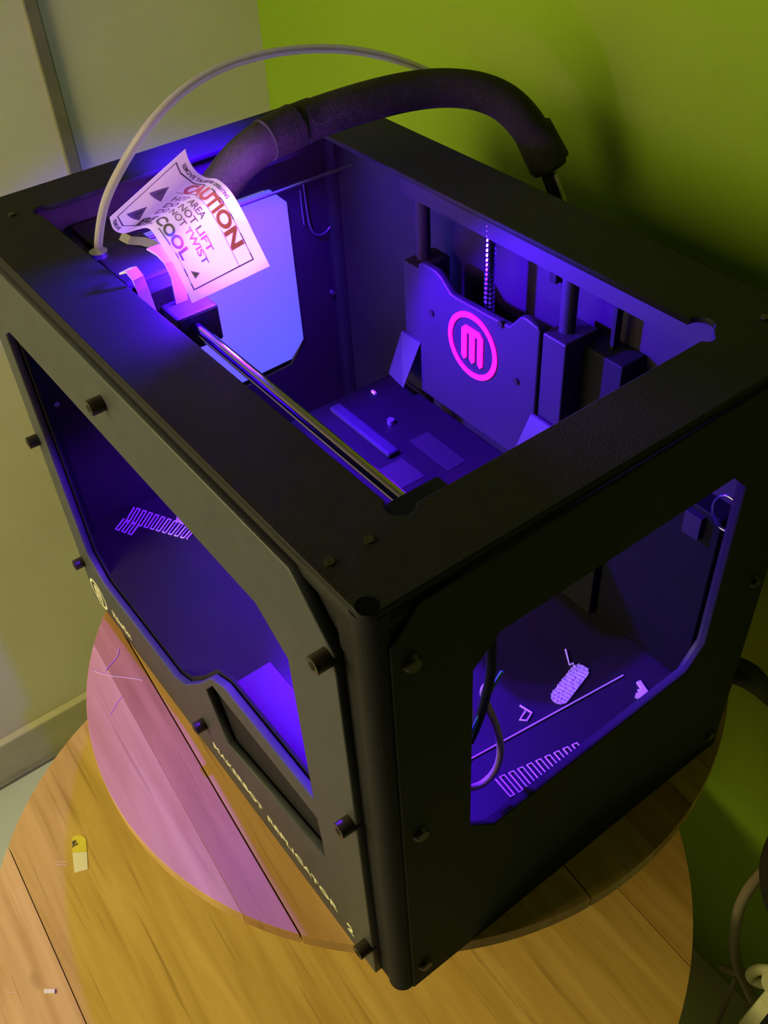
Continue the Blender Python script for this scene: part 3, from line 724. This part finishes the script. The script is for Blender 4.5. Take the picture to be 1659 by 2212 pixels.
# ================================================================== CABLES BEHIND, LOWER RIGHT
CORD = mat('black_rubber_cord', (.012, .012, .011), .6, noise=.2)
o = tube('cable', [(-.02, .334, .060), at(1612, 1452, 1, .335), at(1640, 1478, 1, .36), at(1672, 1515, 1, .38), at(1740, 1600, 1, .40), at(1750, 1800, 1, .41), at(1720, 2000, 1, .42)], .0085, CORD, radii=[1.3, 1.3, 1.1, .7, .5, .5, .5])
tag(o, 'thick black power cord leaving the back of the printer', 'cable')
BEIGE = mat('beige_cable', (.22, .18, .13), .6, noise=.1)
o = tube('cable', [at(1700, 1840, 1, .40), at(1659, 1872, 1, .40), at(1610, 1920, 1, .39), at(1588, 1985, 1, .385), at(1586, 2050, 1, .385), at(1592, 2090, 1, .38), at(1612, 2125, 1, .375), at(1628, 2165, 1, .37)], .0055, BEIGE)
tag(o, 'dull beige cable looping down beside the table at lower right', 'cable')
CREAM = mat('cream_plastic', (.62, .60, .36), .45, noise=.06)
o = tube('cable', [at(1720, 2110, 1, .37), at(1659, 2093, 1, .37), at(1632, 2093, 1, .372), at(1618, 2106, 1, .375), at(1625, 2118, 1, .378), at(1648, 2126, 1, .38), at(1700, 2135, 1, .38)], .0055, CREAM)
tag(o, 'cream cable curled above the power strip at lower right', 'cable')
o = tube('cable', [at(1560, 2090, 1, .40), at(1590, 2102, 1, .39), at(1625, 2110, 1, .385), at(1670, 2125, 1, .38)], .0045, mat('rosy_cable', (.20, .12, .09), .6, noise=.1))
tag(o, 'dark rosy cable crossing behind the cream cable', 'cable')
o = tube('cable', [at(1590, 2110, 1, .42), at(1570, 2160, 1, .42), at(1548, 2215, 1, .42), at(1530, 2260, 1, .42)], .003, BEIGE)
tag(o, 'thin brown cable hanging down to the bottom edge near the table', 'cable')
ps = empty('power_strip', at(1660, 2180, 1, .33)); tag(ps, 'cream power strip cut by the lower right corner', 'power strip')
c0 = [(1588, 2222), (1652, 2140), (1700, 2080), (1780, 2140), (1740, 2260), (1600, 2290)]
MB().poly([at(u, v, 1, .33) - ps.location for u, v in [(1590, 2214), (1656, 2134), (1900, 2080), (1900, 2330), (1640, 2330)]], (0, .04, 0)).build('housing', CREAM, ps, bevel=.004)
MB().cyl(at(1675, 2122, 1, .33) - ps.location, at(1675, 2122, 1, .36) - ps.location, .012, 24).build('plug', CREAM, ps, smooth=True)
MB().poly([at(u, v, 1, .3285) - ps.location for u, v in [(1640, 2212), (1672, 2172), (1690, 2190), (1660, 2230)]], (0, .002, 0)).build('socket', DARK, ps)
o = tube('cable', [at(1690, 1800, 1, .39), at(1664, 1850, 1, .39), at(1660, 1900, 1, .39), at(1672, 1960, 1, .39), at(1700, 1990, 1, .39)], .010, CORD)
tag(o, 'black cable bulging in at the right edge above the beige loop', 'cable')
